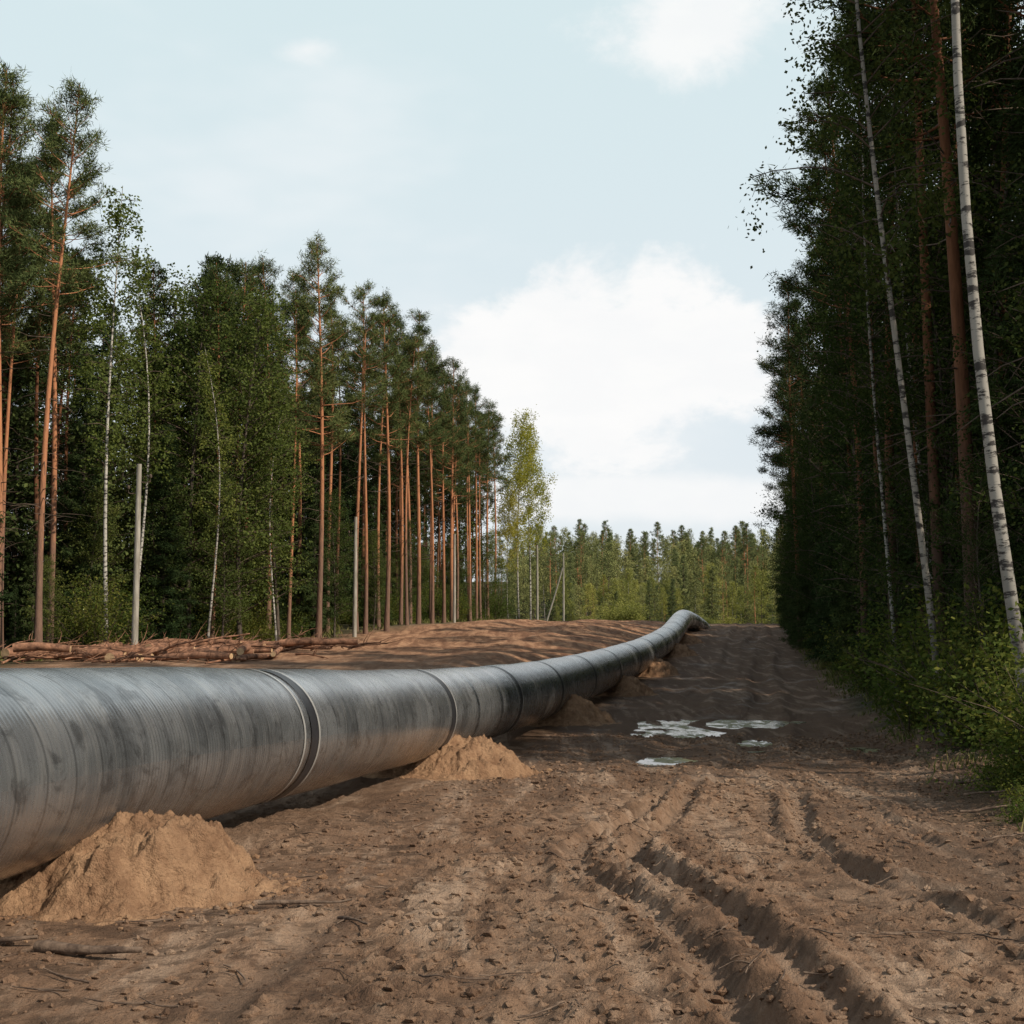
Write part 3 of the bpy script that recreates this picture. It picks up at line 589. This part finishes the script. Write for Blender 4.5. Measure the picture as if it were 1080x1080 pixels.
# felled logs on the left
mb=MB()
for i in range(210):
    big=i%4==0
    y=rs.uniform(38,52); u=rs.uniform(-25,-19) if i%3 else rs.uniform(-24,-16.5); x=u+SL*y; L=rs.uniform(.5,2.4) if not big else rs.uniform(1.5,4); az=rs.normal()*(.4 if big else .7)+(0 if rs.random()<.65 else 1.5); r_=rs.uniform(.02,.06) if not big else rs.uniform(.08,.17)
    t=np.linspace(0,1,6); px=x+math.cos(az)*L*t; py=y+math.sin(az)*L*t; tl=rs.uniform(-.15,.3)*(.25 if big else 1); bw=rs.normal()*.08
    z=base_h(px,py)+r_+max(0,rs.normal()*.18)+tl*L*t*(tl>0); mb.tube(np.stack([px+bw*np.sin(t*3),py,z+.05*np.sin(t*4)],1),np.linspace(r_,r_*(.8 if big else .5),6),9,0,True,1 if big else 0)
    for q in range(0 if big else 3):
        a2=az+rs.uniform(-1,1); t0=rs.random(); p=np.array([np.interp(t0,t,px),np.interp(t0,t,py),np.interp(t0,t,z)]); mb.tube(branch(rs,p,np.array([math.cos(a2),math.sin(a2),rs.uniform(0,.9)]),rs.uniform(.3,1.1),-.1,4,.2),[.02,.015,.01,.005],4,0)
link('log_pile',mb.mesh('log_pile',[M_log,M_cut]))

# utility poles
def pole(x,y,h,brace=False):
    e=bpy.data.objects.new('utility_pole',None); scene.collection.objects.link(e); z=bz(x,y)-.3; e.location=(x,y,z)
    m=MB(); m.tube([(0,0,0),(.01,0,h*.5),(0,0,h+.3)],[.12,.105,.085],14,0,True); link('post',m.mesh('post',[M_pole]),e)
    m=MB(); m.tube([(.08,0,h-.35),(.28,0,h-.37),(.42,0,h-.33),(.42,0,h-.2)],[.02,.02,.02,.02],6,0,True); m.tube([(.42,0,h-.2),(.42,0,h-.16),(.42,0,h-.1),(.42,0,h-.06)],[.045,.06,.05,.025],8,0,True)
    m.tube([(-.08,0,h-.75),(-.28,0,h-.77),(-.36,0,h-.73),(-.36,0,h-.6)],[.02,.02,.02,.02],6,0,True); m.tube([(-.36,0,h-.6),(-.36,0,h-.56),(-.36,0,h-.5),(-.36,0,h-.46)],[.045,.06,.05,.025],8,0,True)
    link('insulator_hooks',m.mesh('hooks',[M_twig]),e)
    if brace:
        m=MB(); m.tube([(-2.2,.2,0),(-1.1,.1,h*.42),(-.06,0,h*.84)],[.1,.09,.08],10,0,True); link('brace',m.mesh('brace',[M_pole]),e)
pole(-13.4,44,6.9); pole(-8.65,68,6.6); pole(-4.3,92,6.6); pole(2.5,122,7.6); pole(5.8,139,8.4,True)

# ---------------------------------------------------------------- light, sky
az=math.radians(120); el=math.radians(40)   # clockwise from +Y
S=Vector((math.sin(az)*math.cos(el),math.cos(az)*math.cos(el),math.sin(el)))
sd=bpy.data.lights.new('sun','SUN'); sd.energy=4.8; sd.angle=math.radians(.8); sd.color=(1,.89,.74)
so=bpy.data.objects.new('sun',sd); scene.collection.objects.link(so); so.rotation_euler=(-S).to_track_quat('-Z','Y').to_euler()
w=bpy.data.worlds.new('World'); scene.world=w; w.use_nodes=True; k=NT.__new__(NT); k.t=w.node_tree; k.t.nodes.clear()
out=k.n('ShaderNodeOutputWorld'); bgd=k.n('ShaderNodeBackground'); bgd.inputs[1].default_value=.1; k.l(bgd.outputs[0],out.inputs[0])
sky=k.n('ShaderNodeTexSky',sky_type='NISHITA'); sky.sun_disc=False; sky.sun_elevation=el; sky.sun_rotation=az; sky.air_density=1.; sky.dust_density=1.5
tc=k.n('ShaderNodeTexCoord'); D=tc.outputs['Generated']
def blob(cx,cz,rx,rz):
    v=np.array([cx,1,cz]); v/=np.linalg.norm(v)
    m=k.n('ShaderNodeVectorMath',operation='SUBTRACT'); k.l(D,m.inputs[0]); m.inputs[1].default_value=tuple(v)
    s=k.n('ShaderNodeVectorMath',operation='MULTIPLY'); k.l(m.outputs[0],s.inputs[0]); s.inputs[1].default_value=(1/rx,1/rx,1/rz)
    l=k.n('ShaderNodeVectorMath',operation='LENGTH'); k.l(s.outputs[0],l.inputs[0]); return k.math('SUBTRACT',1.,l.outputs['Value'])
nz=k.noise(k.scale(D,(1,1,1.5)),9,6,.62,.2); nb=k.noise(k.scale(D,(1,1,2.6)),3.,4,.6)
def cl(b,lo=.0,hi=.16,amp=1.6): return k.mapr(k.math('ADD',b,k.math('MULTIPLY',k.math('SUBTRACT',nz,.5),amp)),lo,hi)
c1=cl(blob(.07,.21,.165,.078),-.05,.32,2.0); c2=cl(blob(.155,.49,.10,.035),0,.7,2.2); c3=cl(blob(-.173,.475,.028,.013),0,1.,2.4); c4=k.math('MULTIPLY',cl(blob(.08,.095,.36,.02),-.2,.6),.8)
sp=k.n('ShaderNodeSeparateXYZ'); k.l(D,sp.inputs[0])
grad=k.mapr(sp.outputs[2],.05,.5)
hz=k.mix(grad,(8.3,8.9,9.3),(7.5,8.9,9.15))
base=k.mix(k.mapr(sp.outputs[2],.47,.85,.88,.25),sky.outputs[0],hz)
base=k.mix(k.math('MULTIPLY',k.mapr(nb,.42,.68),k.mapr(sp.outputs[2],.47,.85,.5,.15)),base,(9.0,9.3,9.5))
m=k.math('MAXIMUM',k.math('MAXIMUM',c1,k.math('MULTIPLY',c2,.9)),k.math('MAXIMUM',k.math('MULTIPLY',c3,.7),c4))
shade=k.mapr(k.noise(k.scale(D,(1,1,2.2)),14,3,.55),.35,.65,.0,.35)
ccol=k.mix(shade,(10.,9.9,9.8),(9.1,9.2,9.35))
col=k.mix(k.math('MULTIPLY',m,.9),base,ccol); k.l(col,bgd.inputs[0])

cam=bpy.data.cameras.new('camera'); cam.sensor_width=36; cam.lens=36*1300/1080; cam.clip_end=8000; cam.clip_start=.05
co=bpy.data.objects.new('camera',cam); scene.collection.objects.link(co); co.location=(0,0,0); co.rotation_euler=(math.radians(90+4.84),0,0); scene.camera=co
